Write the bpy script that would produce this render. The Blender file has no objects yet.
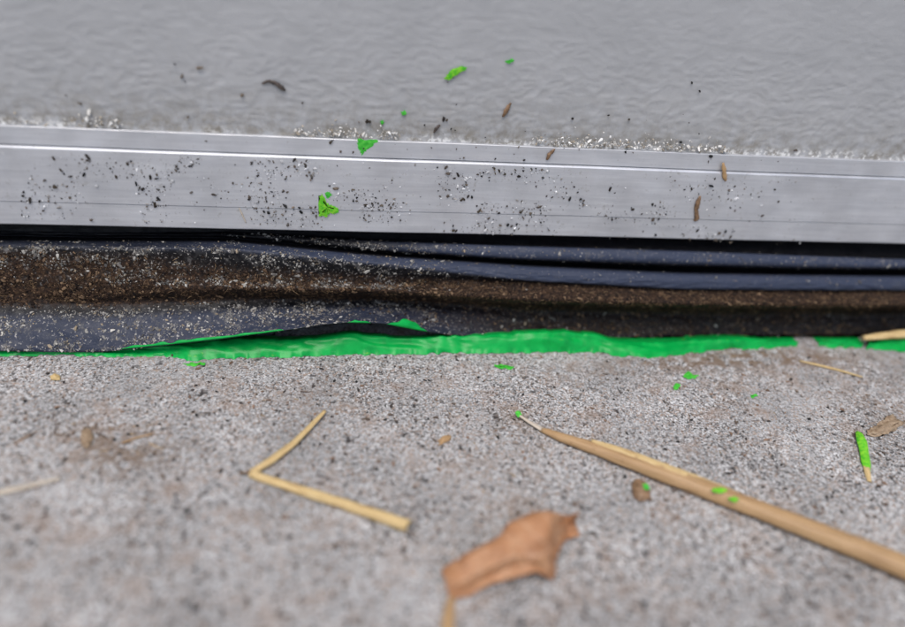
import bpy, math
import numpy as np
from mathutils import Matrix, Vector

# ------------------------------------------------------------------ camera
sc = bpy.context.scene
FPX, CX, CY = 710.0, 452.5, 313.5            # focal length and centre in photograph pixels
CAM_D, CAM_H = 0.2103, 0.1383
def cam_basis(p, yaw, roll):
    p, yaw, roll = (math.radians(a) for a in (p, yaw, roll))
    F = np.array([math.sin(yaw)*math.cos(p), math.cos(yaw)*math.cos(p), -math.sin(p)])
    R = np.cross(F, [0, 0, 1]); R /= np.linalg.norm(R)
    U = np.cross(R, F)
    return (R*math.cos(roll)+U*math.sin(roll), -R*math.sin(roll)+U*math.cos(roll), F)
CR, CU, CF = cam_basis(32.0, 9.82, 5.53)
CP = np.array([0.0, -CAM_D, CAM_H])
cd = bpy.data.cameras.new('camera'); cam = bpy.data.objects.new('camera', cd)
sc.collection.objects.link(cam); sc.camera = cam
m = Matrix.Identity(4)
for i in range(3):
    m[i][0], m[i][1], m[i][2], m[i][3] = CR[i], CU[i], -CF[i], CP[i]
cam.matrix_world = m
cd.sensor_width = 36; cd.lens = FPX/905*36
cd.clip_start = 0.005; cd.clip_end = 500
cd.dof.use_dof = True; cd.dof.focus_distance = 0.2225; cd.dof.aperture_fstop = 3.6

# ------------------------------------------------------------------ world, sun, exposure
SUN_EL, SUN_AZ = 66.0, 200.0                 # azimuth: clockwise from +Y (the door faces -Y)
w = bpy.data.worlds.new('World'); sc.world = w; w.use_nodes = True
wn = w.node_tree.nodes; wl = w.node_tree.links
sky = wn.new('ShaderNodeTexSky'); sky.sky_type = 'NISHITA'; sky.sun_disc = False
sky.sun_elevation = math.radians(SUN_EL); sky.sun_rotation = math.radians(SUN_AZ)
sky.dust_density = 3.0; sky.air_density = 1.0; sky.ozone_density = 1.0
wl.new(sky.outputs['Color'], wn['Background'].inputs['Color'])
wn['Background'].inputs['Strength'].default_value = 0.12
sd = bpy.data.lights.new('sun', 'SUN'); sun = bpy.data.objects.new('sun', sd)
sc.collection.objects.link(sun)
sd.energy = 1.4; sd.angle = math.radians(35); sd.color = (1.0, 0.975, 0.95)
a, e = math.radians(SUN_AZ), math.radians(SUN_EL)
sdir = Vector((math.sin(a)*math.cos(e), math.cos(a)*math.cos(e), math.sin(e)))
sun.rotation_euler = sdir.to_track_quat('Z', 'Y').to_euler()
sun.location = sdir*3
sc.view_settings.view_transform = 'Standard'; sc.view_settings.look = 'None'
sc.view_settings.gamma = 1.0; sc.view_settings.exposure = 0.45

# ------------------------------------------------------------------ numeric helpers
rng = np.random.default_rng(11)
MM = 0.001
def rays(x, y):
    x = np.asarray(x, float); y = np.asarray(y, float)
    return CF + CR*((x-CX)/FPX)[..., None] - CU*((y-CY)/FPX)[..., None]
def on_door(x, y, d):                        # point seen at pixel (x, y), d mm in front of the door plane
    r = rays(x, y); t = (-np.asarray(d)*MM - CP[1])/r[..., 1]
    return CP + r*t[..., None]
def on_ground(x, y, z=0.0):                  # point seen at pixel (x, y), z metres above the ground
    r = rays(x, y); t = (np.asarray(z) - CP[2])/r[..., 2]
    return CP + r*t[..., None]
def depth(P): return (np.asarray(P)-CP) @ CF

def hash2(ix, iy, seed):
    h = (ix.astype(np.int64)*374761393 + iy.astype(np.int64)*668265263 + seed*1274126177) & 0xffffffff
    h = ((h ^ (h >> 13))*1103515245) & 0xffffffff
    h = ((h ^ (h >> 15))*2246822519) & 0xffffffff
    return ((h ^ (h >> 16)) & 0xffffff)/float(0xffffff)
def vnoise(x, y, seed=0):                    # smooth value noise, 0..1
    x = np.asarray(x, float); y = np.asarray(y, float)
    ix = np.floor(x).astype(np.int64); iy = np.floor(y).astype(np.int64)
    fx = x-ix; fy = y-iy
    fx = fx*fx*fx*(fx*(fx*6-15)+10); fy = fy*fy*fy*(fy*(fy*6-15)+10)
    a = hash2(ix, iy, seed); b = hash2(ix+1, iy, seed); c = hash2(ix, iy+1, seed); d = hash2(ix+1, iy+1, seed)
    return (a*(1-fx)+b*fx)*(1-fy)+(c*(1-fx)+d*fx)*fy
def fbm(x, y, seed=0, oct=4, gain=0.5):
    s = 0; amp = 1; tot = 0
    for o in range(oct):
        s = s + amp*vnoise(x*2**o+o*17.3, y*2**o-o*9.1, seed+o); tot += amp; amp *= gain
    return s/tot
def sstep(a, b, v):
    t = np.clip((v-a)/(b-a), 0, 1); return t*t*(3-2*t)
def smooth(v, s):
    k = np.exp(-0.5*(np.arange(-3*s, 3*s+1)/s)**2); k /= k.sum()
    return np.convolve(np.pad(v, 3*s, mode='edge'), k, 'valid')
def catmull(C, n):                           # C: (k, ..., dims) -> resampled along axis 0, n per span
    k = len(C); out = []
    E = np.concatenate([[2*C[0]-C[1]], C, [2*C[-1]-C[-2]]])
    for i in range(k-1):
        p0, p1, p2, p3 = E[i:i+4]
        ts = np.arange(n)/n
        for t in ts:
            out.append(0.5*((2*p1)+(-p0+p2)*t+(2*p0-5*p1+4*p2-p3)*t*t+(-p0+3*p1-3*p2+p3)*t**3))
    out.append(C[-1]); return np.array(out)

# ------------------------------------------------------------------ object helpers
COL = sc.collection
def mesh_np(name, V, faces, smooth_shade=True):
    """faces: int array (n,3) or (n,4)"""
    me = bpy.data.meshes.new(name); V = np.ascontiguousarray(V, np.float32)
    F = np.ascontiguousarray(faces, np.int32); n, k = F.shape
    me.vertices.add(len(V)); me.vertices.foreach_set('co', V.ravel())
    me.loops.add(n*k); me.loops.foreach_set('vertex_index', F.ravel())
    me.polygons.add(n); me.polygons.foreach_set('loop_start', np.arange(0, n*k, k, dtype=np.int32))
    me.polygons.foreach_set('loop_total', np.full(n, k, np.int32))
    me.polygons.foreach_set('use_smooth', np.full(n, smooth_shade, bool))
    me.update(calc_edges=True); me.validate()
    return me
def grid_faces(r, c, flip=False):
    i = np.arange(r-1)[:, None]*c+np.arange(c-1)[None, :]
    F = np.stack([i, i+1, i+1+c, i+c], -1).reshape(-1, 4)
    return F[:, ::-1] if flip else F
def attr(me, name, vals):
    at = me.attributes.new(name, 'FLOAT', 'POINT'); at.data.foreach_set('value', np.ascontiguousarray(vals, np.float32).ravel())
def attr_col(me, name, cols):
    at = me.attributes.new(name, 'FLOAT_COLOR', 'POINT')
    c = np.ones((len(cols), 4), np.float32); c[:, :3] = cols
    at.data.foreach_set('color', c.ravel())
def link(name, me, mat, parent=None, label=None, cat=None, group=None, kind=None):
    o = bpy.data.objects.new(name, me); COL.objects.link(o)
    if me is not None and mat is not None: me.materials.append(mat)
    if parent is not None: o.parent = parent
    if label: o['label'] = label
    if cat: o['category'] = cat
    if group: o['group'] = group
    if kind: o['kind'] = kind
    return o
def empty(name, label, cat, group=None):
    return link(name, None, None, None, label, cat, group)

# ------------------------------------------------------------------ material helpers
class NT:
    def __init__(s, name, rough=0.6, metal=0.0, spec=0.5):
        s.m = bpy.data.materials.new(name); s.m.use_nodes = True
        s.t = s.m.node_tree; s.n = s.t.nodes; s.b = s.n['Principled BSDF']
        s.b.inputs['Roughness'].default_value = rough; s.b.inputs['Metallic'].default_value = metal
        s.b.inputs['Specular IOR Level'].default_value = spec
        s.tc = s.n.new('ShaderNodeTexCoord').outputs['Object']
    def l(s, a, b): s.t.links.new(a, b)
    def mapping(s, scale, rot=(0, 0, 0)):
        q = s.n.new('ShaderNodeMapping'); q.inputs['Scale'].default_value = scale; q.inputs['Rotation'].default_value = rot
        s.l(s.tc, q.inputs['Vector']); return q.outputs['Vector']
    def noise(s, scale, detail=4, rough=0.55, vec=None, dist=0.0):
        q = s.n.new('ShaderNodeTexNoise'); q.inputs['Scale'].default_value = scale
        q.inputs['Detail'].default_value = detail; q.inputs['Roughness'].default_value = rough
        q.inputs['Distortion'].default_value = dist
        s.l(vec or s.tc, q.inputs['Vector']); return q.outputs['Fac']
    def voro(s, scale, out='Color', vec=None, feature='F1'):
        q = s.n.new('ShaderNodeTexVoronoi'); q.inputs['Scale'].default_value = scale; q.feature = feature
        s.l(vec or s.tc, q.inputs['Vector']); return q.outputs[out]
    def ramp(s, fac, stops, interp='LINEAR'):
        q = s.n.new('ShaderNodeValToRGB'); q.color_ramp.interpolation = interp; el = q.color_ramp.elements
        while len(el) < len(stops): el.new(0.5)
        for e_, (p, c) in zip(el, stops):
            e_.position = p; e_.color = (c, c, c, 1) if not isinstance(c, tuple) else (*c, 1)
        s.l(fac, q.inputs['Fac']); return q.outputs['Color']
    def mix(s, fac, a, b, mode='MIX'):
        q = s.n.new('ShaderNodeMix'); q.data_type = 'RGBA'; q.blend_type = mode
        for v, i in ((fac, 0), (a, 6), (b, 7)):
            if isinstance(v, (int, float)): q.inputs[i].default_value = v if i == 0 else (v, v, v, 1)
            elif isinstance(v, tuple): q.inputs[i].default_value = (*v, 1)
            else: s.l(v, q.inputs[i])
        return q.outputs[2]
    def math(s, op, a, b=0.0):
        q = s.n.new('ShaderNodeMath'); q.operation = op
        for v, i in ((a, 0), (b, 1)):
            if isinstance(v, (int, float)): q.inputs[i].default_value = v
            else: s.l(v, q.inputs[i])
        return q.outputs[0]
    def attr(s, name, out='Fac'):
        q = s.n.new('ShaderNodeAttribute'); q.attribute_name = name; return q.outputs[out]
    def sep(s, v):
        q = s.n.new('ShaderNodeSeparateXYZ'); s.l(v, q.inputs[0]); return q.outputs
    def color(s, c):
        if isinstance(c, tuple): s.b.inputs['Base Color'].default_value = (*c, 1)
        else: s.l(c, s.b.inputs['Base Color'])
    def rough(s, r): s.l(r, s.b.inputs['Roughness'])
    def bump(s, h, dist, strength=1.0):
        q = s.n.new('ShaderNodeBump'); q.inputs['Distance'].default_value = dist; q.inputs['Strength'].default_value = strength
        s.l(h, q.inputs['Height']); s.l(q.outputs['Normal'], s.b.inputs['Normal'])

def mat_concrete():
    k = NT('concrete', 0.9, spec=0.25)
    c1 = k.sep(k.voro(1900)); c2 = k.sep(k.voro(3600))
    g1 = k.ramp(c1[0], [(0.0, (.06, .055, .052)), (.16, (.15, .145, .14)), (.30, (.36, .352, .345)), (.7, (.50, .493, .485)), (.93, (.70, .695, .69)), (1, (.78, .78, .78))])
    g2 = k.ramp(c2[1], [(0.0, .42), (.22, .72), (.6, 1.0), (1, 1.15)])
    c = k.mix(1.0, g1, g2, 'MULTIPLY')
    c = k.mix(k.ramp(k.noise(24, 5, .6), [(.38, .55), (.60, 0.0)]), c, k.ramp(k.noise(500, 4), [(.3, (.34, .335, .33)), (.7, (.42, .415, .41))]))
    tan = k.ramp(c1[1], [(.80, 0.0), (.88, .75)])
    c = k.mix(tan, c, (.34, .25, .19))
    pit = k.attr('pit'); c = k.mix(pit, c, (.055, .05, .048))
    cloud = k.ramp(k.noise(38, 5), [(.33, .72), (.62, 1.02)])
    c = k.mix(1.0, c, cloud, 'MULTIPLY')
    stain = k.ramp(k.noise(75, 6, .65), [(.53, 0.0), (.70, .6)])
    c = k.mix(stain, c, (.24, .17, .125))
    soil = k.attr('soil'); c = k.mix(soil, c, (.17, .115, .075))
    k.color(c)
    h = k.mix(.5, k.noise(900, 3), c1[2])
    k.bump(h, 0.00018, .8)
    return k.m
def mat_panel():
    k = NT('panel_paint', 0.55, spec=0.35)
    n = k.noise(260, 5, .6)
    c = k.mix(k.ramp(k.noise(45, 4), [(.35, 0.0), (.7, 1.0)]), (.372, .374, .376), (.415, .416, .417))
    grime = k.math('MULTIPLY', k.attr('grime'), k.ramp(n, [(.38, 0.0), (.62, 1.0)]))
    c = k.mix(grime, c, (.235, .215, .18))
    pale = k.math('MULTIPLY', k.attr('pale'), k.ramp(k.noise(700, 3), [(.48, 0.0), (.6, 1.0)]))
    c = k.mix(pale, c, (.70, .69, .66))
    k.color(c); k.bump(k.noise(1400, 3), 0.00006, .7); return k.m
def mat_alu():
    k = NT('brushed_aluminium', 0.42, metal=0.5)
    v = k.mapping((60, 900, 900))
    n = k.noise(1.0, 5, .6, v)
    c = k.ramp(n, [(.3, (.55, .56, .585)), (.7, (.66, .67, .69))])
    blotch = k.ramp(k.noise(60, 5, .6), [(.35, .86), (.65, 1.04)])
    c = k.mix(1.0, c, blotch, 'MULTIPLY')
    ox = k.ramp(k.noise(480, 5, .7), [(.60, 0.0), (.70, .5)])
    c = k.mix(ox, c, (.33, .32, .30))
    wh = k.ramp(k.noise(620, 5, .7, k.mapping((1, 1, 1.0), (0, .4, .3))), [(.66, 0.0), (.74, .7)])
    c = k.mix(wh, c, (.78, .78, .77))
    k.color(c); k.rough(k.ramp(k.noise(150, 5), [(.3, .36), (.7, .55)]))
    k.bump(n, 0.00004, .5); return k.m
def mat_rubber():
    k = NT('black_rubber', 0.42, spec=0.22)
    n1 = k.noise(420, 6, .68); n2 = k.noise(1100, 4, .6)
    c = k.mix(k.attr('sky_sheen'), (.0035, .0035, .005), (.034, .043, .072))  # bluish sky reflection mixed into the near-black rubber colour
    dust = k.math('MULTIPLY', k.attr('dust'), k.math('MULTIPLY', k.ramp(k.noise(170, 5, .6), [(.50, .12), (.62, 1.0)]), k.ramp(n1, [(.50, 0.0), (.62, 1.0)])))
    c = k.mix(dust, c, (.13, .125, .12))
    fleck = k.math('MULTIPLY', k.attr('dust'), k.ramp(n2, [(.60, 0.0), (.68, 1.0)]))
    c = k.mix(fleck, c, (.34, .32, .30))
    soil = k.math('MULTIPLY', k.attr('soil'), k.ramp(k.noise(700, 5, .7), [(.36, 0.15), (.56, 1.0)]))
    sc_ = k.ramp(n2, [(.35, (.008, .005, .003)), (.58, (.055, .030, .017)), (.72, (.15, .095, .055))])
    c = k.mix(soil, c, sc_)
    k.color(c)
    r = k.math('MAXIMUM', k.math('MULTIPLY', k.attr('soil'), .9), k.ramp(n1, [(.4, .38), (.65, .7)]))
    k.rough(r)
    k.bump(k.mix(.5, n1, n2), 0.0004, .6); return k.m
def mat_green():
    k = NT('green_paint', 0.3, spec=0.22)
    c = k.ramp(k.noise(160, 5, .6, dist=1.0), [(.3, (.001, .25, .042)), (.55, (.002, .35, .058)), (.75, (.006, .42, .075))])
    y = k.ramp(k.noise(420, 4, .7, k.mapping((.35, 1, 1))), [(.66, 0.0), (.72, .7)])
    c = k.mix(y, c, (.20, .50, .03))
    wht = k.ramp(k.noise(330, 4, .7, k.mapping((.4, 1, 1.3), (0, 0, .5))), [(.72, 0.0), (.78, .5)])
    c = k.mix(k.math('MULTIPLY', wht, .7), c, (.25, .5, .32))
    k.color(c); k.bump(k.noise(380, 4, .6, k.mapping((.5, 1, 1))), 0.0003, .4); return k.m
def mat_fleck(name, a, b):
    k = NT(name, 0.5, spec=0.4)
    k.color(k.ramp(k.noise(900, 4), [(.35, a), (.65, b)])); k.bump(k.noise(1200, 3), 0.0001, .6); return k.m
def mat_straw(name, a, b, dk, rot):
    k = NT(name, 0.5, spec=0.4)
    v = k.mapping((1, 1, 1))
    q = k.n.new('ShaderNodeAttribute'); q.attribute_name = 'lin'      # x: along, y: around
    vec = k.n.new('ShaderNodeVectorMath'); vec.operation = 'MULTIPLY'; vec.inputs[1].default_value = rot
    k.l(q.outputs['Vector'], vec.inputs[0])
    n = k.noise(1.0, 5, .65, vec.outputs[0])
    c = k.ramp(n, [(.36, dk), (.47, a), (.62, b)])
    spot = k.ramp(k.noise(520, 4, .6), [(.62, 0.0), (.72, .6)])
    c = k.mix(spot, c, dk)
    k.color(c); k.bump(n, 0.00012, .8); return k.m
def mat_leaf():
    k = NT('dry_leaf', 0.55, spec=0.35)
    n = k.noise(150, 6, .62)
    c = k.ramp(n, [(.28, (.24, .105, .045)), (.5, (.40, .195, .092)), (.72, (.50, .29, .16))])
    v = k.attr('vein'); c = k.mix(k.math('MULTIPLY', v, .6), c, (.52, .33, .21))
    sp = k.ramp(k.noise(620, 4, .6), [(.60, 0.0), (.70, .6)]); c = k.mix(sp, c, (.15, .06, .025))
    k.color(c)
    k.b.inputs['Subsurface Weight'].default_value = 0.0
    k.bump(k.mix(.6, k.noise(500, 5), v), 0.0003, .7); return k.m
def mat_tint(name, rough=.85):
    k = NT(name, rough, spec=.2); k.color(k.attr('tint', 'Color')); return k.m
M = dict(concrete=mat_concrete(), panel=mat_panel(), alu=mat_alu(), rubber=mat_rubber(), green=mat_green(),
         fleck=mat_fleck('green_paint_fleck', (.02, .36, .02), (.10, .58, .06)),
         lime=mat_fleck('lime_paint_fleck', (.05, .42, .01), (.25, .62, .03)),
         straw=mat_straw('yellow_straw', (.55, .39, .17), (.66, .51, .27), (.30, .17, .07), (140, 5, 1)),
         reed=mat_straw('tan_reed', (.38, .235, .11), (.47, .31, .16), (.20, .11, .05), (60, 9, 1)),
         pale=mat_straw('pale_stem', (.50, .43, .34), (.62, .55, .45), (.28, .21, .15), (140, 4, 1)),
         leaf=mat_leaf(), tint=mat_tint('loose_dirt'),
         husk=mat_fleck('brown_husk', (.14, .08, .042), (.29, .18, .10)), scrap=mat_fleck('faded_scrap', (.22, .15, .09), (.36, .27, .18)),
         dark=mat_fleck('dark_husk', (.045, .035, .03), (.12, .095, .08)))

# ------------------------------------------------------------------ ground
def spaced(lo, hi, step, far):
    f = np.arange(lo, hi, step)
    o = [hi+step*1.5**i for i in range(1, 60) if step*1.5**i < far]
    n = [lo-step*1.5**i for i in range(1, 60) if step*1.5**i < far]
    return np.concatenate([np.array(n)[::-1], f, np.array(o)])
gx = spaced(-.135, .235, .00042, 60); gy = spaced(-.150, .004, .00038, 60)
GX, GY = np.meshgrid(gx, gy)
def ground_h(x, y):
    h = (fbm(x*60, y*60, 3, 3)-.5)*.0009*0.5 + (fbm(x*900, y*900, 7, 2)-.5)*.00022
    pn = vnoise(x*760, y*760, 21); pm = vnoise(x*1300+5, y*1300, 33)
    dens = sstep(.30, .62, fbm(x*45, y*45, 41, 3))
    pit = np.maximum(sstep(.90-.05*dens, .965, pn), .8*sstep(.88-.05*dens, .96, pm))
    return h - pit*.00035, pit
GH, GP = ground_h(GX, GY)
near = (np.abs(GX-.05) < .25) & (np.abs(GY+.07) < .12)
GH = np.where(near, GH, 0.0); GP = np.where(near, GP, 0.0)
me = mesh_np('ground', np.stack([GX, GY, GH], -1).reshape(-1, 3), grid_faces(*GX.shape))
attr(me, 'pit', GP)
def blob(cx_, cy_, rx, ry):
    c = on_ground(cx_, cy_); c2 = on_ground(cx_+rx, cy_); c3 = on_ground(cx_, cy_-ry)
    sx = abs(c2[0]-c[0]); sy = abs(c3[1]-c[1])
    return np.exp(-((GX-c[0])/sx)**2-((GY-c[1])/sy)**2)
soil = 1.0*blob(770, 358, 90, 10)+.55*blob(660, 366, 70, 8)+.45*blob(560, 372, 40, 8)+.5*blob(90, 440, 40, 22)+.35*blob(140, 440, 60, 25)+.35*blob(530, 430, 50, 20)+.4*blob(890, 400, 60, 30)+.3*blob(310, 400, 70, 18)+.35*blob(470, 465, 60, 18)+.5*blob(20, 563, 25, 14)+.4*blob(250, 515, 25, 8)+.45*blob(125, 462, 40, 16)+.3*blob(350, 545, 40, 8)+.4*blob(720, 385, 60, 8)
soil = np.clip(soil, 0, 1.2)*sstep(.36, .60, fbm(GX*420, GY*420, 55, 4))
attr(me, 'soil', np.clip(soil, 0, .85))
link('ground', me, M['concrete'], label='grey speckled rough concrete slab in front of the door', kind='structure')

# ------------------------------------------------------------------ garage door: panel, rail, seal
door = empty('garage_door', 'pale grey embossed door with aluminium bottom rail and black rubber seal', 'door')
ZB, ZT = .0375, .0675
HALF = 1.25
# embossed lower panel
px = spaced(-.13, .225, .00055, 1.2); px = px[np.abs(px-.05) < HALF]
pz = np.concatenate([np.arange(ZT-.0008, .128, .0005), .128+.0005*1.35**np.arange(1, 21)]); pz = pz[pz < .55]
pz = np.append(pz, .55)
PX, PZ = np.meshgrid(px, pz)
def emboss(x, z):
    wx = x+(fbm(x*90, z*160, 61, 2)-.5)*.006; wz = z+(fbm(x*90, z*160, 71, 2)-.5)*.004
    r1 = 1-np.abs(2*vnoise(wx*230+wz*90, wz*480, 81)-1); r2 = 1-np.abs(2*vnoise(wx*250-wz*130, wz*520, 91)-1)
    return .6*np.maximum(r1, r2)**3+.25*fbm(x*400, z*700, 95, 2)
fall = np.where((np.abs(PX-.05) < .24), 1.0, 0.0)*sstep(.20, .13, PZ)
PE = emboss(PX, PZ)*.00036*np.where(fall > 0, fall, .0)*(1-.6*sstep(.075, .112, PZ))
me = mesh_np('door_panel', np.stack([PX, -PE, PZ], -1).reshape(-1, 3), grid_faces(*PX.shape))
lowz = (PZ-ZT)*1000
edge = fbm(PX*55, PX*0+3, 101, 3)
attr(me, 'grime', np.clip(np.exp(-lowz/4.5)*1.0+np.exp(-lowz/14)*.35, 0, 1)*np.clip(.45+edge, 0, 1))
attr(me, 'pale', sstep(3.8, .6, lowz+2*edge)*sstep(.42, .55, fbm(PX*30+9, PX*0, 111, 3)))
panel = link('door_panel', me, M['panel'], door, label='pale grey stucco-embossed lowest door panel, grimy along its base')
def box(x0, x1, y0, y1, z0, z1):
    V = np.array([[x, y, z] for x in (x0, x1) for y in (y0, y1) for z in (z0, z1)])
    F = np.array([[0, 1, 3, 2], [4, 6, 7, 5], [0, 4, 5, 1], [2, 3, 7, 6], [0, 2, 6, 4], [1, 5, 7, 3]])
    return V, F
V, F = box(.05-HALF, .05+HALF, .0006, .040, ZT+.001, .549)
link('panel_core', mesh_np('panel_core', V, F, False), M['panel'], door)
for i in range(3):
    V, F = box(.05-HALF, .05+HALF, 0, .040, .554+i*.51, 1.06+i*.51)
    o = link('door_panel', mesh_np('door_panel', V, F, False), M['panel'], door)
    bv = o.modifiers.new('bevel', 'BEVEL'); bv.width = .003; bv.segments = 2

# bottom rail: an extruded profile
zh = float(np.mean([on_door(x, y, 2.9)[2] for x, y in ((240, 154), (520, 166), (720, 173))]))
zg = float(np.mean([on_door(x, y, 3.0)[2] for x, y in ((0, 202), (240, 207), (520, 215), (800, 222))]))
prof = [(-2, ZT-.0006), (2.0, ZT-.0001), (2.1, ZT-.0002), (2.1, zh+.00055), (1.3, zh+.0005), (1.3, zh+.00022), (2.3, zh+.0002), (2.75, zh+.0001), (3.0, zh-.00025),
        (3.0, zg+.00012), (2.6, zg+.00010), (2.6, zg-.00010), (2.86, zg-.00012), (2.86, ZB+.0003), (2.7, ZB), (-16, ZB), (-30, ZB), (-30, ZT-.002), (-2, ZT-.002)]
prof = np.array(prof)
rx = np.concatenate([[.05-HALF, -.6, -.3], np.arange(-.16, .26, .004), [.35, .7, .05+HALF]])
wob = (fbm(rx*25, rx*0, 121, 3)-.5)*.00028*(np.abs(rx-.05) < .22)
Vr = np.zeros((len(rx), len(prof), 3))
Vr[..., 0] = rx[:, None]; Vr[..., 1] = -prof[None, :, 0]*MM + wob[:, None]*.7; Vr[..., 2] = prof[None, :, 1]+wob[:, None]*.8
me = mesh_np('bottom_rail', Vr.reshape(-1, 3), grid_faces(*Vr.shape[:2], flip=True), False)
rail = link('bottom_rail', me, M['alu'], door, label='satin aluminium bottom rail, speckled with dirt')

# rubber seal: image-traced crest and crease lines, each at its own depth
XS = np.array([0, 100, 230, 380, 530, 680, 800, 905.])
LINES = [  # image y at XS, depth in mm in front of the door plane at XS
    ([229, 231, 231, 239, 243, 247, 252, 257], [-6, -6, -5, -3, -1, 0, 0, 0]),            # slot
    ([231, 233, 232.5, 242, 248, 253, 257, 260], [-5.5, -5.5, -4, 0, 2.5, 3.5, 3.5, 3.5]),  # upper roll crown
    ([233, 235, 235, 250, 259, 264, 267, 268], [-5, -5, -3, 1.6, 4, 5, 5, 5]),              # upper roll foot
    ([236, 238, 238, 253, 262, 269, 271, 272], [-5, -5, -3.5, -2, -2, -2, -2, -2]),         # crease
    ([240, 241, 241, 256, 266, 273, 275, 276], [-1.5, -1, 0, 3, 3.6, 4, 4, 4]),             # lower roll crown
    ([243.5, 245, 246, 260, 272, 280, 281, 282], [2.6, 3.2, 3.6, 5.6, 6.6, 6.8, 6.8, 6.8]),
    ([248, 250, 252, 266, 281, 289, 290, 290], [4, 5, 6, 7.4, 8, 8, 8, 8]),                 # lower roll foot
    ([262, 270, 280, 285, 284, 291, 292, 292], [5, 6, 7, 7.4, 6.6, 7, 7, 7]),               # ledge back
    ([290, 293, 289, 291, 300, 304, 305, 305], [6, 7, 9, 12, 13, 14, 14, 14]),              # ledge front
    ([303, 305, 299, 299, 307, 311, 311, 311], [7, 7, 6, 3.5, 3, 2, 2, 2]),                 # hollow
    ([325, 326, 318, 311, 321, 324, 325, 325], [13, 13, 12.5, 10, 5, 4, 4, 4]),             # lower face
]
LIPX = [0, 60, 100, 130, 170, 220, 260, 300, 320, 350, 380, 400, 425, 450, 490, 530, 620, 720, 800, 905.]
LIPY = [349, 350, 350, 347, 343, 337.5, 332, 327, 323.5, 321, 322, 325, 330, 333, 336, 337, 341, 341, 343, 347.]
LIPD = [18, 18, 18, 18, 18.5, 19, 19, 19, 18.5, 18, 17, 16, 14, 12.5, 11, 10, 9, 8, 8, 8.]
pxs = np.arange(-40, 946, 1.0)
sx = np.concatenate([[.05-HALF, -.5, -.25], np.arange(-.150, .250, .0008), [.35, .7, .05+HALF]])
def to_world(xp, yp, dp, s=14):
    yy = smooth(np.interp(pxs, xp, yp), s); dd = smooth(np.interp(pxs, xp, dp), s)
    P = on_door(pxs, yy, dd)
    return np.interp(sx, P[:, 0], P[:, 2]), np.interp(sx, P[:, 0], dd)
ctrl = []
for yv, dv in LINES: ctrl.append(to_world(XS, yv, dv))
ctrl.append(to_world(LIPX, LIPY, LIPD, 7))
Z = np.array([c[0] for c in ctrl]); Dm = np.array([c[1] for c in ctrl])
# start inside the rail slot, end with lip thickness and a back leg down to the ground
und = np.maximum(np.minimum(Z[9], Z[11])-.0028, .0004)
Z = np.vstack([np.full_like(sx, ZB-.0004)[None], Z, Z[-1:]-.0009, Z[-1:]-.0012, und[None], und[None]*.8])
Dm = np.vstack([np.full_like(sx, -7)[None], Dm, Dm[-1:]-.7, Dm[-1:]-2.6, Dm[9:10]-1.0, Dm[9:10]*0-5])
lipz = Z[12]
NSP = 9
S = catmull(np.stack([Dm, Z*1000], -1), NSP)        # (rows, stations, 2) in mm
back = np.array([[-14, .8], [-15, .4], [-17, .3], [-17, 36.9], [-7, 37.1]])
S = np.concatenate([S, np.repeat(back[:, None, :], len(sx), 1)])
rows = S.shape[0]; rr = np.arange(rows)/NSP          # control-line coordinate of each row
RR, SXX = np.meshgrid(rr, sx, indexing='ij')
rough_w = np.where((RR > 6.2) & (RR < 12.3), 1.0, .25)*np.where(RR > 12.6, 0, 1)*(np.abs(SXX-.05) < .2)
dn = (fbm(SXX*350, RR*6, 131, 4)-.5)*1.1*rough_w + (fbm(SXX*60, RR*.9, 141, 3)-.5)*1.0*np.where(RR > 12.6, 0, 1)*(np.abs(SXX-.05) < .2)*np.where(RR > 1.5, 1, 0)
Vs = np.stack([SXX, -(S[..., 0]+dn*.8)*MM, (S[..., 1]+dn*.25)*MM], -1)
Vs[..., 2] = np.where(RR > .5, np.minimum(Vs[..., 2], ZB-.0003), Vs[..., 2]); Vs[..., 2] = np.maximum(Vs[..., 2], .0003)
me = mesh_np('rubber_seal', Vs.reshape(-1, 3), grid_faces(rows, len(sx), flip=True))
# image column of each station, used to place the dirt and the painted sky sheen
colpx = np.interp(sx, on_door(pxs, np.full_like(pxs, 290), np.full_like(pxs, 8.))[:, 0], pxs)
CC = np.broadcast_to(colpx[None, :], RR.shape)
def band(a, b, s=.25): return sstep(a-s, a+s, RR)*sstep(b+s, b-s, RR)
left = sstep(560, 330, CC)
soil_a = band(7.6, 9.15)*(1.0) + band(7.2, 8.6)*left*.6*sstep(260, 60, CC) + band(9.0, 10.1)*(.55+.3*left) + band(10, 11.6)*(1-left)*.45
dust_a = band(6.7, 8.6)*left*1.0 + band(10.2, 12.1)*(.35+.65*left) + band(5.0, 6.8)*.16 + (band(2, 3.4)*.3 + band(1.2, 3)*.15)*sstep(180, 360, CC)
sky_sheen = band(1.6, 3.1)*sstep(330, 480, CC)*1.0 + band(5.1, 6.9)*1.0*(.35+.65*sstep(120, 330, CC)) + band(10.6, 12.2)*left*.75  # mask for the sky's blue sheen painted on the rolls and left lower face
attr(me, 'soil', np.clip(soil_a, 0, 1)); attr(me, 'dust', np.clip(dust_a, 0, 1)); attr(me, 'sky_sheen', np.clip(sky_sheen, 0, 1))
seal = link('rubber_seal', me, M['rubber'], door, label='black rubber bottom seal, creased and caked with brown dirt')

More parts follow.
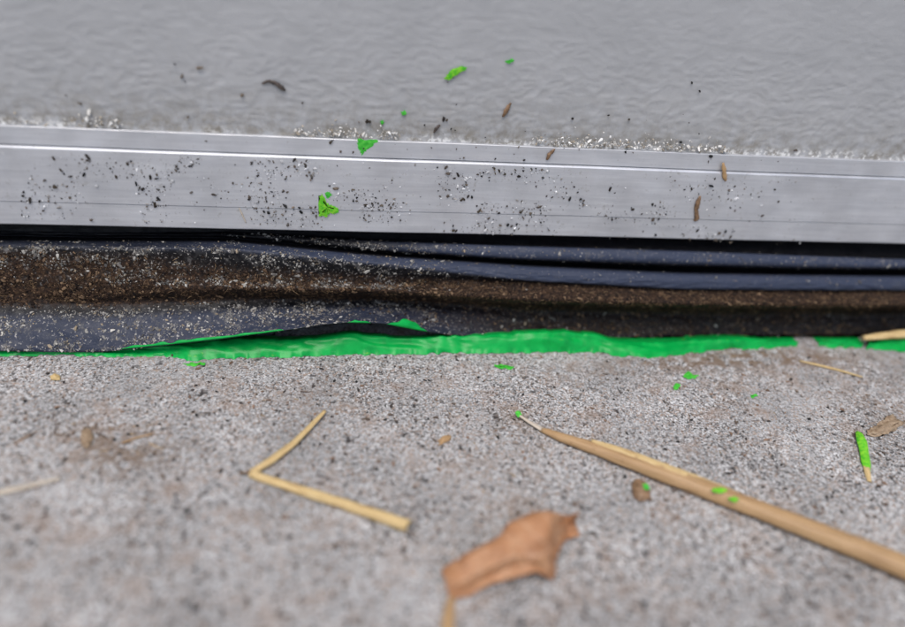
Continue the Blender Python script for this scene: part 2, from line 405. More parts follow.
# ------------------------------------------------------------------ loose dirt scattered over surfaces
def normals_of(P):
    du = np.gradient(P, axis=1); dv = np.gradient(P, axis=0)
    n = np.cross(du, dv); return n/np.maximum(np.linalg.norm(n, axis=-1, keepdims=True), 1e-12)
def slivers(name, P, N, L, thick, palette, parent=None, lift=.3, axis=None, curl=.35, label=None):
    n = len(P); L = L[:, None]
    rv = rng.normal(size=(n, 3)) if axis is None else axis+rng.normal(size=(n, 3))*.35
    t = rv-(rv*N).sum(1, keepdims=True)*N; t /= np.linalg.norm(t, axis=1, keepdims=True)
    t = t+N*rng.normal(size=(n, 1))*lift; t /= np.linalg.norm(t, axis=1, keepdims=True)
    s = np.cross(t, N); s /= np.maximum(np.linalg.norm(s, axis=1, keepdims=True), 1e-9)
    u = np.cross(s, t)
    c0 = P+N*thick[:, None]*.4
    bend = rng.normal(size=(n, 1))*curl*L
    pts = [c0-t*L*.5, c0+s*bend*.5+u*np.abs(bend)*.3, c0+t*L*.5]
    V = []
    for j, p in enumerate(pts):
        r = thick[:, None]*(.55, .6, .3)[j]
        for a_ in (0, 2.1, 4.2): V.append(p+(s*math.cos(a_)+u*math.sin(a_))*r)
    V = np.stack(V, 1).reshape(-1, 3)
    base = (np.arange(n)*9)[:, None]
    F = []
    for j in (0, 3):
        for q in range(3):
            F.append(np.stack([base[:, 0]+j+q, base[:, 0]+j+(q+1) % 3, base[:, 0]+j+3+(q+1) % 3, base[:, 0]+j+3+q], 1))
    me = mesh_np(name, V, np.concatenate(F))
    pal = np.array(palette)[rng.integers(0, len(palette), n)]*rng.uniform(.65, 1.25, (n, 1))
    attr_col(me, 'tint', np.repeat(pal, 9, 0))
    return link(name, me, M['tint'], parent, label=label, kind='stuff')
_g = (1+5**.5)/2
OCT = np.array([[-1, _g, 0], [1, _g, 0], [-1, -_g, 0], [1, -_g, 0], [0, -1, _g], [0, 1, _g], [0, -1, -_g], [0, 1, -_g], [_g, 0, -1], [_g, 0, 1], [-_g, 0, -1], [-_g, 0, 1]])/1.9
OF = np.array([[0, 11, 5], [0, 5, 1], [0, 1, 7], [0, 7, 10], [0, 10, 11], [1, 5, 9], [5, 11, 4], [11, 10, 2], [10, 7, 6], [7, 1, 8], [3, 9, 4], [3, 4, 2], [3, 2, 6], [3, 6, 8], [3, 8, 9], [4, 9, 5], [2, 4, 11], [6, 2, 10], [8, 6, 7], [9, 8, 1]])
def grains(name, P, N, R, palette, parent=None, flat=.6, label=None, sink=.2):
    n = len(P)
    R = np.minimum(R, .00048); sc_ = R[:, None, None]*rng.uniform(.45, 1.45, (n, 12, 1))
    V = OCT[None]*sc_
    ang = rng.uniform(0, 6.28, n); ca, sa = np.cos(ang)[:, None], np.sin(ang)[:, None]
    ref = np.tile([1., 0, 0], (n, 1)); s = np.cross(N, ref); s /= np.linalg.norm(s, axis=1, keepdims=True); t = np.cross(s, N)
    a1 = t*ca+s*sa; a2 = -t*sa+s*ca; el = rng.uniform(.7, 2.2, n)[:, None, None]
    V = V[..., 0:1]*a1[:, None]*el+V[..., 1:2]*a2[:, None]+V[..., 2:3]*N[:, None]*flat
    V = V+(P+N*R[:, None]*(flat-sink*flat))[:, None]
    F = (np.arange(n)*12)[:, None, None]+OF[None]
    me = mesh_np(name, V.reshape(-1, 3), F.reshape(-1, 3), False)
    pal = np.array(palette)[rng.integers(0, len(palette), n)]*rng.uniform(.6, 1.3, (n, 1))
    attr_col(me, 'tint', np.repeat(pal, 12, 0))
    return link(name, me, M['tint'], parent, label=label, kind='stuff')
def pick(P, N, W, n):
    w_ = W.ravel(); idx = rng.choice(len(w_), n, p=w_/w_.sum())
    c = P.shape[1]; r_, k_ = idx//c, idx % c
    r_ = np.minimum(r_, P.shape[0]-2); k_ = np.minimum(k_, c-2)
    j = rng.uniform(0, 1, (n, 1)); i_ = rng.uniform(0, 1, (n, 1))
    return (P[r_, k_]*(1-j)+P[r_, k_+1]*j)*(1-i_)+(P[r_+1, k_]*(1-j)+P[r_+1, k_+1]*j)*i_, N[r_, k_]
NS = -normals_of(Vs)
chk = NS[int(6*NSP), len(sx)//2]
if chk[1] > 0: NS = -NS
vis = ((CC > -20) & (CC < 925) & (RR < 12.2)).astype(float)
clump = sstep(.42, .62, fbm(SXX*160, RR*1.6, 151, 3))
BR = [(.14, .085, .045), (.20, .125, .07), (.08, .045, .025), (.27, .18, .10), (.05, .03, .02)]
GR = [(.30, .285, .26), (.22, .21, .19), (.42, .40, .36), (.13, .12, .11), (.25, .20, .14), (.09, .085, .08)]
p_, n_ = pick(Vs, NS, vis*np.clip(soil_a, 0, 1)**1.5*(.25+clump), 6000)
slivers('brown_dirt', p_, n_, rng.gamma(2.6, .00042, 6000), rng.uniform(.00005, .00016, 6000), BR, seal, label='brown fibrous dirt packed along the seal crease')
clump2 = sstep(.50, .68, fbm(SXX*190, RR*2.4, 157, 4))+.10
dw = vis*np.clip(dust_a, 0, 1)*clump2*(.25+left)
p_, n_ = pick(Vs, NS, dw, 1300)
slivers('pale_dust', p_, n_, rng.gamma(2.2, .00034, 1300), rng.uniform(.00006, .00018, 1300), GR, seal, label='pale grey lint on the black seal', lift=.15)
p_, n_ = pick(Vs, NS, dw, 10000)
grains('pale_dust', p_, n_, rng.gamma(1.4, .00008, 10000), GR, seal, flat=.5, label='pale grey dust on the black seal')
p_, n_ = pick(Vs, NS, vis*np.clip(soil_a, 0, 1)*(.3+clump), 9000)
grains('brown_dirt', p_, n_, rng.gamma(1.8, .00010, 9000), [(.05, .03, .018), (.10, .06, .035), (.03, .018, .012), (.17, .11, .065), (.02, .013, .01)], seal, flat=.6, label='brown crumbs of dirt on the seal ledge')

# specks on rail and panel
def spots_door(n, d, y0, y1, x0=20, x1=800):
    xs = rng.uniform(x0, x1, n); ys = rng.uniform(y0, y1, n)+.034*(xs-240)
    w_ = sstep(.46, .70, fbm(xs/38, ys/24, 190, 4))**1.3+.05
    k_ = rng.uniform(0, 1, n) < w_*np.exp(-((xs-420)/330)**2)**.5
    P = on_door(xs[k_], ys[k_], np.full(k_.sum(), d)); return P, np.tile([0, -1., 0], (len(P), 1))
SPK = [(.03, .025, .022), (.05, .04, .03), (.10, .08, .065), (.02, .02, .02), (.16, .13, .10)]
P1, N1 = spots_door(4200, 3.0, 158, 226)
grains('rail_specks', P1, N1, rng.gamma(1.3, .00010, len(P1)), SPK, rail, label='dark dirt specks on the rail face')
P1, N1 = spots_door(120, 2.12, 137, 152)
grains('rail_specks', P1, N1, rng.gamma(2, .0001, len(P1)), SPK, rail)
P1, N1 = spots_door(5000, 3.01, 158, 226)
grains('pale_specks', P1, N1, rng.gamma(1.6, .00007, len(P1)), [(.75, .75, .74), (.6, .6, .6), (.3, .28, .26), (.1, .09, .08)], rail, label='fine pale and dark specks on the rail face')
P1, N1 = spots_door(700, .45, 60, 132)
keep = rng.uniform(0, 1, len(P1)) < np.exp(-(P1[:, 2]-ZT)/.012)
grains('panel_specks', P1[keep], N1[keep], rng.gamma(1.8, .00013, keep.sum()), SPK, panel, label='dark dirt specks on the door panel')
xs = rng.uniform(-.10, .13, 2600); wgt = sstep(.40, .62, fbm(xs*38, xs*0, 171, 3)) > rng.uniform(0, 1, 2600)*.9
xs = xs[wgt]; zz = ZT+.0002+np.abs(rng.normal(0, .0016, len(xs)))
P1 = np.stack([xs, -.0004-rng.uniform(0, .0014, len(xs)), zz], -1)
grains('pale_grit', P1, np.tile([0, -.8, .6], (len(P1), 1)), rng.gamma(1.6, .00009, len(P1)), [(.62, .60, .56), (.5, .48, .44), (.7, .69, .66), (.25, .22, .18), (.36, .31, .24)], panel, label='pale grit caught on top of the rail')

# ------------------------------------------------------------------ grit on the ground
def spots_ground(n, x0, x1, y0, y1):
    xs = rng.uniform(x0, x1, n); ys = rng.uniform(y0, y1, n); P = on_ground(xs, ys)
    P[:, 2] = ground_h(P[:, 0], P[:, 1])[0]; return P, np.tile([0, 0, 1.], (n, 1))
P1, N1 = spots_ground(4200, -20, 925, 352, 640)
grains('dark_grit', P1, N1, rng.gamma(1.5, .00012, len(P1)), [(.03, .028, .026), (.06, .05, .045), (.12, .09, .07), (.20, .13, .09)], None, label='dark grains of grit sprinkled over the concrete')
bpy.data.objects['dark_grit']['category'] = 'grit'
P1, N1 = spots_ground(2200, -20, 925, 352, 560)
gate = (np.interp(P1[:, 0], gx, np.arange(len(gx))).astype(int), np.interp(P1[:, 1], gy, np.arange(len(gy))).astype(int))
kp = rng.uniform(0, 1, len(P1)) < soil[gate[1], gate[0]]*1.5+.02
o = slivers('soil_crumbs', P1[kp], N1[kp], rng.gamma(2.5, .0005, kp.sum()), rng.uniform(.0001, .00035, kp.sum()), [(.20, .12, .06), (.30, .20, .11), (.12, .07, .04), (.40, .29, .16), (.08, .05, .035)], None, lift=.1,
             label='brown crumbs and fibres of soil strewn near the seal'); o['category'] = 'soil'

# ------------------------------------------------------------------ green paint along the floor
def ribbon(name, X, FY, TY, TD, mat, seed, label, parent=None, step=.0007):
    """bead of paint: front edge on the ground (image y FY), crest (image y TY) TD mm out, then down behind"""
    xx = np.arange(X[0], X[-1]+.1, 1.0); fy = smooth(np.interp(xx, X, FY), 3); ty = smooth(np.interp(xx, X, TY), 3); td = smooth(np.interp(xx, X, TD), 6)
    fy0 = fy; fy = fy+(vnoise(xx/6, xx*0, seed)-.5)*2.2+(vnoise(xx/2.6, xx*0, seed+1)-.5)*1.2
    ty = ty+(vnoise(xx/7, xx*0, seed+2)-.5)*1.6
    ends = sstep(0, 10, xx-xx[0])*sstep(0, 10, xx[-1]-xx)
    ty = fy+(ty-fy)*(.15+.85*ends)
    A = on_ground(xx, fy, .0001); A0 = on_ground(xx, fy0-.8, .0001); C = on_door(xx, ty, td)
    C[:, 2] = np.maximum(C[:, 2], .0005)
    rows_ = []
    for t in np.linspace(0, 1, 11):
        p = (A if t == 0 else A0)*(1-t)+C*t
        p = p.copy(); p[:, 2] += math.sin(t*math.pi)*.0007+(.0004 if 0 < t < 1 else 0)
        wv = (fbm(xx/34+1.5*t, np.full_like(xx, t*2.2), seed+9, 3)-.5)
        p[:, 2] += wv*.0022*math.sin(t*math.pi); p[:, 1] -= wv*.0016*math.sin(t*math.pi)
        rows_.append(p)
    for k_, dz in ((.0012, -.0002), (.004, -.0016), (.006, -9)):
        p = C.copy(); p[:, 1] += k_; p[:, 2] = np.maximum(p[:, 2]+dz, .0001); rows_.append(p)
    V = np.array(rows_); V[..., 2] = np.maximum(V[..., 2], .00005)
    me = mesh_np(name, V.reshape(-1, 3), grid_faces(*V.shape[:2]))
    return link(name, me, M[mat], parent, label=label, cat='paint' if parent is None else None)
ribbon('green_paint', [-30, 0, 60, 120, 180, 188, 195, 210, 250, 300, 350, 400, 480, 560, 600, 612, 640, 665, 690, 720, 745, 775, 797],
       [356, 356, 355, 357, 357, 361, 362, 359, 358, 357, 355, 354, 353, 352.5, 352, 355, 358, 357, 353, 350, 349, 347.5, 346],
       [350, 350, 350, 349, 344, 343, 342, 340, 338, 339, 333, 338, 335, 331, 335, 339, 342, 341, 340, 338, 338, 341, 343],
       [15, 15, 15, 15, 14, 14, 14, 13.5, 13, 13, 13, 13, 12.5, 12.5, 12, 12, 12, 12, 12, 12, 12, 12, 12], 'green', 200,
       'long glossy streak of bright green paint under the rubber seal')
ribbon('green_paint', [818, 828, 840, 852, 862], [346, 347, 348, 348, 348], [342, 341, 341, 342, 344], [12]*5, 'green', 230,
       'short dab of green paint just left of the painted straw')
ribbon('green_paint', [866, 880, 900, 925, 950], [349, 350, 351, 351, 351], [342, 340, 339, 339, 339], [12]*5, 'green', 240,
       'green paint patch beneath the tan straw at right edge')

# paint on the seal lip
def lip_paint(x0, x1, wpx, seed, up=0):
    xx = np.arange(x0, x1, 1.0); ends = np.minimum(sstep(0, 12, xx-x0), sstep(0, 6, x1-xx))
    ly = smooth(np.interp(pxs, LIPX, LIPY), 7); ld = smooth(np.interp(pxs, LIPX, LIPD), 7)
    yb = np.interp(xx, pxs, ly)+1.2; dd = np.interp(xx, pxs, ld)+.9
    wd = wpx*(.35+.9*vnoise(xx/9, xx*0, seed))*ends
    r = [on_door(xx, yb-wd*t, dd+.25*math.sin(t*3.14)-.9*t*wd/4) for t in (1, .66, .33, 0)]
    r.append(on_door(xx, yb+.6*ends, dd-.9)); r.append(on_door(xx, yb-wd-.4, dd-1.6))
    V = np.array(r); me = mesh_np('paint_streak', V.reshape(-1, 3), grid_faces(*V.shape[:2], flip=True))
    return link('paint_streak', me, M['green'], seal)
lip_paint(118, 285, 2.6, 301)
lip_paint(346, 372, 3.0, 305)
lip_paint(386, 428, 6.5, 309)

# ------------------------------------------------------------------ flat flecks traced on the door or the ground
def patch(name, poly, surf, mat, parent=None, thick=.15, n=6, rag=.4, label=None, cat=None, group=None, seed=1):
    """poly in photo pixels; surf('d', mm) on the door or ('g', mm) on the ground; a thin domed flake"""
    poly = np.array(poly, float); k_ = len(poly)
    ring = np.concatenate([poly[i]+(poly[(i+1) % k_]-poly[i])*np.linspace(0, 1, n, endpoint=False)[:, None] for i in range(k_)])
    g_ = np.random.default_rng(seed); ring = ring+g_.normal(0, rag, ring.shape); c = ring.mean(0); q = len(ring)
    V = []
    for s_, h in ((1.0, 0.0), (1.0, .6), (.6, 1.0)):
        r = c+(ring-c)*s_
        if surf[0] == 'd': V.append(on_door(r[:, 0], r[:, 1], np.full(q, surf[1]+h*thick)))
        else: V.append(on_ground(r[:, 0], r[:, 1], (surf[1]+h*thick)*MM))
    top = on_door(c[0], c[1], surf[1]+thick) if surf[0] == 'd' else on_ground(c[0], c[1], (surf[1]+thick)*MM)
    V = np.concatenate(V+[top[None]])
    F = []
    for j in (0, 1):
        for i in range(q): F.append((j*q+i, (j+1)*q+i, (j+1)*q+(i+1) % q, j*q+(i+1) % q))
    for i in range(q): F.append((2*q+i, 3*q, 2*q+(i+1) % q))
    F.append(tuple(range(q)))
    me = bpy.data.meshes.new(name); me.from_pydata(V.tolist(), [], F); me.update()
    return link(name, me, M[mat], parent, label=label, cat=cat, group=group)
patch('paint_fleck', [(357, 139.5), (377, 140), (378, 142), (368, 149), (362, 155), (358, 149)], ('d', 2.12), 'fleck', rail, .12, rag=.5, label='green triangular paint fleck on the upper strip of the rail', seed=2)
patch('paint_fleck', [(319, 198), (322, 194), (326, 203), (331, 206), (338, 208), (338, 213), (330, 214), (324, 217), (319, 216)], ('d', 3.02), 'lime', rail, .25, rag=1.0, label='yellow-green paint splat low on the rail', seed=3)
patch('paint_fleck', [(325, 193), (330, 191), (332, 196), (327, 199)], ('d', 3.02), 'fleck', rail, .08, rag=.6, label='faint green paint dab above the splat', seed=4)
patch('paint_fleck', [(444, 79), (450, 71), (462, 66), (468, 68), (458, 75), (448, 80)], ('d', .55), 'lime', panel, .25, rag=.5, label='long green paint smear on the embossed panel', seed=5)
patch('paint_fleck', [(401, 112), (405, 110), (407, 114), (403, 116)], ('d', .5), 'fleck', panel, .15, label='tiny green paint dot on the panel', seed=6)
patch('paint_fleck', [(380, 122), (383, 120), (385, 123), (382, 125)], ('d', .5), 'fleck', panel, .15, label='smallest green paint dot just above the rail', seed=7)
patch('paint_fleck', [(505, 62), (512, 58), (515, 61), (508, 64)], ('d', .55), 'fleck', panel, .1, label='faint green paint mark high on the panel', seed=8)
for poly, lab, sd_ in (
    ([(684, 374), (689, 371), (693, 375), (699, 375), (696, 378), (688, 379), (684, 377)], 'green paint fleck on concrete, larger of the pair below the streak', 11),
    ([(673, 386), (677, 382), (681, 385), (678, 389), (674, 390)], 'small green paint fleck on concrete, lower left of the pair', 12),
    ([(750, 396), (754, 394), (758, 395), (753, 398)], 'tiny faint green paint fleck on concrete right of the pair', 13),
    ([(494, 366), (502, 364), (514, 367), (512, 369), (500, 368)], 'thin green paint fleck on concrete above the reed tip', 14),
    ([(183, 364), (192, 362), (206, 363), (204, 365), (190, 366)], 'thin green paint drip just below the left end of the streak', 15)):
    patch('paint_fleck', poly, ('g', .05), 'fleck', None, .3, rag=.5, label=lab, cat='paint fleck', seed=sd_)

# ------------------------------------------------------------------ stalks and straws
def stalk(name, pts, mat, parent=None, flat=1.0, grooves=5, groove=.06, seed=1, lift=0.0, n=60, jag=.35, label=None, cat=None, around=20, arc=6.2832, group=None):
    """pts: (px, py, width px, lift mm); lies on the ground"""
    pts = np.array(pts, float)
    s_ = np.linspace(0, len(pts)-1, n); C = np.stack([np.interp(s_, np.arange(len(pts)), pts[:, j]) for j in range(4)], 1)
    g0 = on_ground(C[:, 0], C[:, 1]); rad = C[:, 2]*depth(g0)/FPX/2
    P = on_ground(C[:, 0], C[:, 1], rad*flat*.95+C[:, 3]*MM+lift*MM)
    T = np.gradient(P, axis=0); T /= np.linalg.norm(T, axis=1, keepdims=True)
    Sd = np.cross(T, [0, 0, 1.]); Sd /= np.linalg.norm(Sd, axis=1, keepdims=True); U = np.cross(Sd, T)
    ang = np.linspace(0, arc, around, endpoint=False)+(1.5708-arc/2 if arc < 6 else 0)
    L = np.concatenate([[0], np.cumsum(np.linalg.norm(np.diff(P, axis=0), axis=1))])
    A, LL = np.meshgrid(ang, L)
    R = 1+groove*np.cos(A*grooves+seed+ 2*vnoise(LL*120, A*0, seed))+(fbm(LL*400, A*2, seed+5, 3)-.5)*.16
    V = P[:, None]+(Sd[:, None]*np.cos(A)[..., None]+U[:, None]*(np.sin(A)*flat)[..., None])*(rad[:, None]*R)[..., None]
    g_ = np.random.default_rng(seed)
    for e_, sg in ((0, -1), (-1, 1)):
        V[e_] += T[e_]*(g_.uniform(-jag, jag, (around, 1))+.1)*rad[e_]*2*sg
    V[..., 2] = np.maximum(V[..., 2], .00012)
    ctr = np.array([V[0].mean(0), V[-1].mean(0)]); nv = n*around
    F = [tuple(f) for f in np.concatenate([np.stack([i*around+np.arange(around), i*around+(np.arange(around)+1) % around, (i+1)*around+(np.arange(around)+1) % around, (i+1)*around+np.arange(around)], 1) for i in range(n-1)])]
    for i in range(around):
        F.append(((i+1) % around, i, nv)); F.append(((n-1)*around+i, (n-1)*around+(i+1) % around, nv+1))
    me = bpy.data.meshes.new(name); me.from_pydata(np.concatenate([V.reshape(-1, 3), ctr]).tolist(), [], [tuple(int(q) for q in f) for f in F]); me.update()
    me.polygons.foreach_set('use_smooth', np.ones(len(me.polygons), bool))
    at = me.attributes.new('lin', 'FLOAT_VECTOR', 'POINT')
    lv = np.zeros((nv+2, 3), np.float32); lv[:nv, 0] = LL.ravel(); lv[:nv, 1] = (np.abs(A-math.pi)*1.0).ravel(); at.data.foreach_set('vector', lv.ravel())
    return link(name, me, M[mat], parent, label=label, cat=cat, group=group)

# folded straw
t = empty('broken_straw', 'pale yellow straw snapped into a V on the concrete', 'straw')
stalk('straw_piece', [(256, 475.5, 9, 0), (285, 485, 10, .1), (330, 499, 11, .2), (375, 514, 12.5, .1), (407, 525, 13.5, 0)], 'straw', t, .62, 5, .16, 21, jag=.25, label='thicker straw piece pointing towards the leaf')
stalk('straw_piece', [(253, 471.5, 7.5, .2), (272, 460, 8.5, .3), (293, 444, 7, .4), (310, 427, 5.5, .6), (325, 411, 3.5, .8)], 'straw', t, .6, 5, .15, 22, jag=.3, label='thinner tapering straw piece pointing at the door')
stalk('straw_fold', [(250, 476, 5, 0), (254, 473, 8, .4), (258, 475, 7, .2)], 'straw', t, .7, 3, .2, 23, n=14, jag=.4)
stalk('dark_splinter', [(239, 473, 1.6, 0), (252, 471.5, 3, .1)], 'husk', t, .7, 3, .1, 24, n=12)

# long reed
t = empty('dry_reed', 'long tan reed stalk with splintered green tip, running off right', 'reed')
stalk('stalk', [(543, 430, 6, .1), (560, 437, 10, 0), (600, 450, 14.5, 0), (650, 469, 17.5, 0), (700, 487.5, 19, 0), (760, 510, 20.5, 0), (830, 537, 23, 0), (900, 565, 26, 0), (960, 590, 28, 0), (1040, 622, 30, 0)], 'reed', t, .85, 6, .045, 31, n=140, jag=.5)
stalk('splinter', [(517, 413.5, 2.0, .9), (528, 421, 3.5, .7), (540, 428, 5, .5), (552, 434, 6, .4)], 'pale', t, .5, 3, .15, 32, n=24, jag=.6, label='pale splintered tip')
stalk('outer_sheath', [(592, 440.5, 4, 3.0), (612, 447.5, 8, 2.9), (640, 457.5, 10, 2.8), (680, 473, 11, 2.8), (720, 488.5, 11, 2.4), (760, 505, 10, 1.6)], 'straw', t, .5, 5, .09, 33, n=60, jag=.8, label='lighter strip of peeling sheath')
def reed_fleck(poly, h, mat, sd_): patch('paint_fleck', poly, ('g', h), mat, t, .25, rag=.5, seed=sd_)
reed_fleck([(515, 412), (519, 410), (522, 414), (518, 417)], 1.0, 'fleck', 41)
reed_fleck([(712, 489), (720, 487), (728, 490), (722, 493), (714, 492)], 4.6, 'lime', 42)
reed_fleck([(728, 498), (735, 496), (740, 500), (733, 502)], 4.2, 'lime', 43)

stalk('pale_straw', [(-30, 500, 9, 0), (0, 492.5, 7, 0), (30, 486, 5.5, 0), (60, 478, 3.5, .2)], 'pale', None, .7, 4, .08, 51, label='pale dry straw entering from the left edge', cat='straw')
stalk('thin_twig', [(14, 444, 2, 0), (26, 437, 2.6, .1), (37, 431, 1.8, 0)], 'husk', None, .8, 3, .1, 52, n=20, label='short thin brown twig far left above the pale stem', cat='twig')
stalk('thin_twig', [(122, 443, 1.8, 0), (136, 438, 2.4, .1), (152, 434, 1.6, 0)], 'reed', None, .8, 3, .1, 53, n=20, label='short thin tan twig right of the brown leaf scrap', cat='twig')
stalk('thin_straw', [(800, 361, 2, 0), (822, 366, 3, .1), (842, 371, 3, .1), (862, 377, 2, 0)], 'straw', None, .7, 3, .1, 54, n=30, label='thin straw lying on brown soil below the green paint', cat='straw')
stalk('painted_straw', [(864, 338, 6, 3.2), (885, 335.5, 9, 3.2), (905, 334, 10, 3.4), (950, 331, 10, 3.4)], 'straw', None, .8, 4, .08, 55, n=30, label='tan straw lying on green paint at right edge', cat='straw')
o = stalk('green_straw', [(859, 433, 6, .2), (862, 441, 9.5, .4), (864, 452, 8, .2), (866, 463, 8.5, .1), (868, 473, 4, 0)], 'lime', None, .5, 4, .1, 56, n=30, label='short straw daubed bright green on right side of concrete', cat='straw')
stalk('bare_tip', [(866.5, 467, 6, .1), (868, 474, 6, .1), (869.5, 481, 4, 0)], 'straw', o, .5, 3, .1, 57, n=14)

# ------------------------------------------------------------------ leaves and scraps
def sheet(name, ctrl_, mat, parent=None, thick=.00025, n=10, seed=1, label=None, cat=None, wr=.0006, vein=None, scale_h=1.0):
    """ctrl_: rows of (px, py, height mm): a curved sheet of real size lying on the ground"""
    Cc = np.array(ctrl_, float)
    P = on_ground(Cc[..., 0], Cc[..., 1], Cc[..., 2]*MM*scale_h)
    G = catmull(P, n); G = np.swapaxes(catmull(np.swapaxes(G, 0, 1), n), 0, 1)
    r_, c_ = G.shape[:2]; v_, u_ = np.meshgrid(np.linspace(0, 1, c_), np.linspace(0, 1, r_))
    G = G.copy(); G[..., 2] += (fbm(u_*9, v_*7, seed, 4)-.5)*wr*2.0
    G[..., 0] += (fbm(u_*14, v_*14, seed+8, 3)-.5)*wr*1.3; G[..., 1] += (fbm(u_*14+7, v_*14, seed+9, 3)-.5)*wr*1.3
    G[..., 2] = np.maximum(G[..., 2], .0002)
    me = mesh_np(name, G.reshape(-1, 3), grid_faces(r_, c_))
    if vein:
        mid = np.exp(-((v_-vein)/.018)**2)
        side = np.exp(-(((u_*7+np.abs(v_-vein)*2.6) % 1.0-.5)/.045)**2)*.75
        attr(me, 'vein', np.maximum(mid, side))
    o_ = link(name, me, M[mat], parent, label=label, cat=cat)
    sm = o_.modifiers.new('thickness', 'SOLIDIFY'); sm.thickness = thick; sm.offset = 0
    return o_
t = empty('dry_leaf', 'curled orange-brown dead leaf in the foreground', 'leaf')
rowsL = [
    [(443, 575, .3), (441, 569, 1.6), (444, 577, 2.2), (447, 587, 1.8), (449, 594, 1.0), (451, 600, .3)],
    [(458, 566, .3), (455, 560.5, 4.0), (459, 570, 4.6), (463, 580, 3.8), (466, 588, 2.0), (468, 595, .6)],
    [(478, 558, .3), (475, 550, 6.2), (479, 561, 6.4), (484, 571, 4.6), (487, 577, 2.9), (490, 584.5, 2.0)],
    [(503, 546, .4), (498, 538, 7.4), (501, 550, 8.0), (506, 560, 6.4), (510, 568, 3.9), (515, 577, 2.8)],
    [(517, 534, .5), (509, 523.5, 8.2), (517, 539, 8.6), (523, 555, 7.2), (528, 563, 5.0), (535, 571, 3.8)],
    [(533, 528, .5), (526, 515.5, 9.0), (533, 535, 9.4), (540, 555, 7.0), (546, 566, 4.4), (553, 578, .5)],
    [(548, 527, .5), (544, 511.5, 9.4), (548, 529, 9.6), (553, 544, 6.0), (554, 552, 3.4), (556, 559, 1.6)],
    [(563, 527, .8), (559, 514, 7.6), (557, 522, 7.8), (559, 530, 5.4), (561, 537, 3.6), (562, 545, 2.0)],
    [(571, 525, 1.0), (568, 517, 5.4), (565, 522, 4.2), (567, 526, 3.0), (569, 531, 2.2), (571, 537, 1.6)],
    [(576, 523, 1.2), (578, 513, 8.2), (573, 519, 6.2), (576, 524, 4.4), (578, 529, 3.0), (580, 535, 1.6)]]
sheet('blade', rowsL, 'leaf', t, .0003, 9, 61, vein=.60, wr=.0008)
stalk('leaf_stem', [(452, 597, 6, .2), (450, 606, 9, .1), (449, 618, 12, 0), (448, 640, 13, 0)], 'reed', t, .5, 3, .12, 62, n=24, label='pale crushed leaf stem', jag=.3)
t = empty('leaf_scrap', 'small brown leaf scrap with green paint spot, between leaf and reed', 'leaf scrap')
sheet('blade', [[(633, 481, .6), (632, 489, .5), (634, 498, .3)], [(638, 479, 1.6), (640, 488, 1.9), (641, 501, .5)], [(645, 481, 1.8), (649, 489, 1.4), (651, 499, .4)]], 'husk', t, .0002, 8, 63, wr=.0003)
patch('paint_fleck', [(642, 483), (648, 484), (650, 489), (645, 490)], ('g', 1.9), 'fleck', t, .25, rag=.4, seed=64)
def scrap(ctrl_, label, mat='husk', sd_=70, cat='leaf scrap', name='leaf_scrap', wr=.0003):
    return sheet(name, ctrl_, mat, None, .0002, 7, sd_, label, cat, wr)
scrap([[(82, 430, .2), (81, 438, .35), (83, 447, .2)], [(86, 427, .5), (88, 437, .7), (86, 449, .3)], [(90, 431, .2), (94, 436, .3), (90, 446, .2)]], 'upright narrow brown leaf scrap on dirt at far left', 'scrap', 71, wr=.0007)
scrap([[(438, 441, .2), (440, 443, .4), (438, 446, .2)], [(444, 436, .8), (445, 439, .9), (444, 443, .3)], [(450, 435, .2), (451, 438, .3), (449, 441, .2)]], 'tiny tan chip on bare concrete between straw and reed tip', 'reed', 72, 'chip', 'dry_chip')
scrap([[(50, 376, .2), (51, 378, .5), (51, 380, .2)], [(55, 374, .9), (55, 377, 1.0), (56, 380, .3)], [(60, 376, .2), (60, 378, .4), (60, 380, .2)]], 'tiny pale seed on concrete at far left near green paint', 'straw', 73, 'seed', 'pale_seed')
scrap([[(866, 431, .2), (868, 435, .4), (876, 437, .2)], [(878, 424, .9), (882, 429, 1.0), (890, 433, .3)], [(893, 413, .3), (899, 420, .5), (904, 424, .2)]], 'blurred brown leaf scrap beside the green daubed straw', 'scrap', 74, wr=.0009)

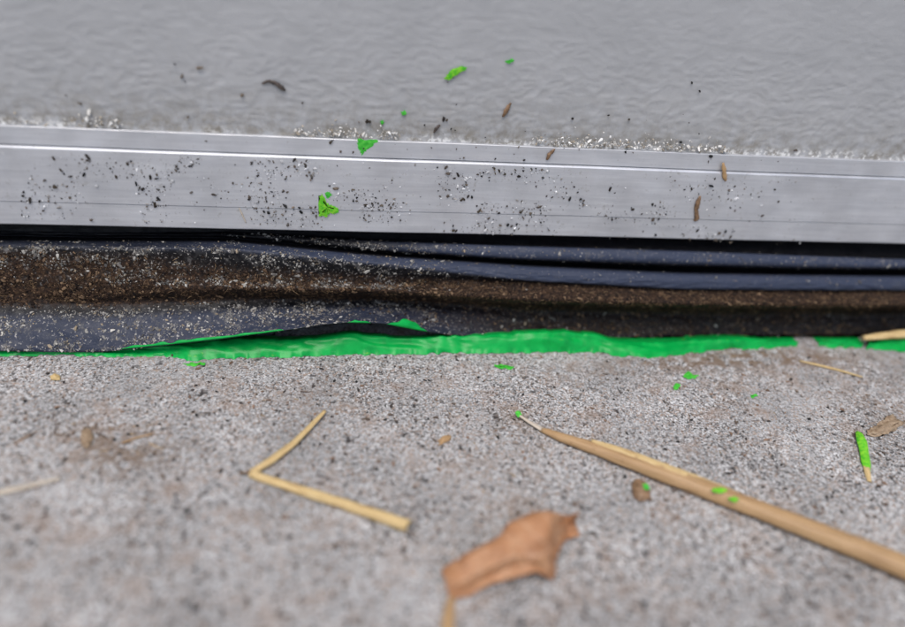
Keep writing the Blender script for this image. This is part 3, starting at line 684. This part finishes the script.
# bits stuck on the door
def stuck(name, pts, d, mat, label, cat, seed, up=.3):
    pts = np.array(pts, float); n = 16
    s_ = np.linspace(0, len(pts)-1, n); C = np.stack([np.interp(s_, np.arange(len(pts)), pts[:, j]) for j in range(3)], 1)
    g0 = on_door(C[:, 0], C[:, 1], np.full(n, d)); rad = C[:, 2]*depth(g0)/FPX/2
    P = on_door(C[:, 0], C[:, 1], d+rad*1000*.5)
    T = np.gradient(P, axis=0); T /= np.linalg.norm(T, axis=1, keepdims=True)
    Sd = np.cross(T, [0, -1., 0]); Sd /= np.linalg.norm(Sd, axis=1, keepdims=True)
    ang = np.linspace(0, 2*math.pi, 10, endpoint=False)
    R = 1+(np.random.default_rng(seed).uniform(-.25, .25, (n, 10)))
    V = P[:, None]+(Sd[:, None]*np.cos(ang)[None, :, None]+np.array([0, -1., 0])*(np.sin(ang)*.5)[None, :, None])*(rad[:, None]*R)[..., None]
    F = [(i*10+j, i*10+(j+1) % 10, (i+1)*10+(j+1) % 10, (i+1)*10+j) for i in range(n-1) for j in range(10)]+[tuple(range(9, -1, -1)), tuple(range((n-1)*10, n*10))]
    me = bpy.data.meshes.new(name); me.from_pydata(V.reshape(-1, 3).tolist(), [], F); me.update()
    me.polygons.foreach_set('use_smooth', np.ones(len(me.polygons), bool))
    return link(name, me, M[mat], None, label=label, cat=cat)
stuck('curled_husk', [(262, 84, 1.5), (268, 81, 3), (275, 83, 4.5), (282, 88, 5), (285, 91, 2)], .4, 'dark', 'curled dark husk stuck high on the embossed panel', 'husk', 81)
stuck('husk_sliver', [(503, 117, 2), (506, 111, 5), (509, 106, 3.5), (511, 103, 1.5)], .4, 'husk', 'upright brown husk sliver on the panel right of the green smear', 'husk', 82)
stuck('husk_sliver', [(547, 160, 2.5), (549, 155, 4), (553, 151, 3), (555, 149, 1)], 2.2, 'husk', 'brown husk sliver across the rail highlight near the centre', 'husk', 83)
stuck('husk_sliver', [(723, 163, 2), (724, 170, 4.5), (725, 178, 4.5), (726, 181, 2)], 2.9, 'reed', 'tan husk sliver across the rail highlight towards the right', 'husk', 84)
stuck('husk_sliver', [(700, 196, 2), (698, 203, 5), (696, 211, 4), (697, 219, 4.5), (694, 221, 2)], 3.0, 'husk', 'brown crusty husk on the lower rail face towards the right', 'husk', 85)
stuck('husk_sliver', [(434, 133, 1.5), (436, 129, 3.5), (440, 125, 2)], .5, 'dark', 'short dark husk on the panel just above the rail', 'husk', 86)
stuck('pale_scratch', [(239, 208, 1), (242, 214, 1.6), (246, 223, 1)], 2.9, 'pale', 'pale fibre stuck low on the rail at left', 'fibre', 87)
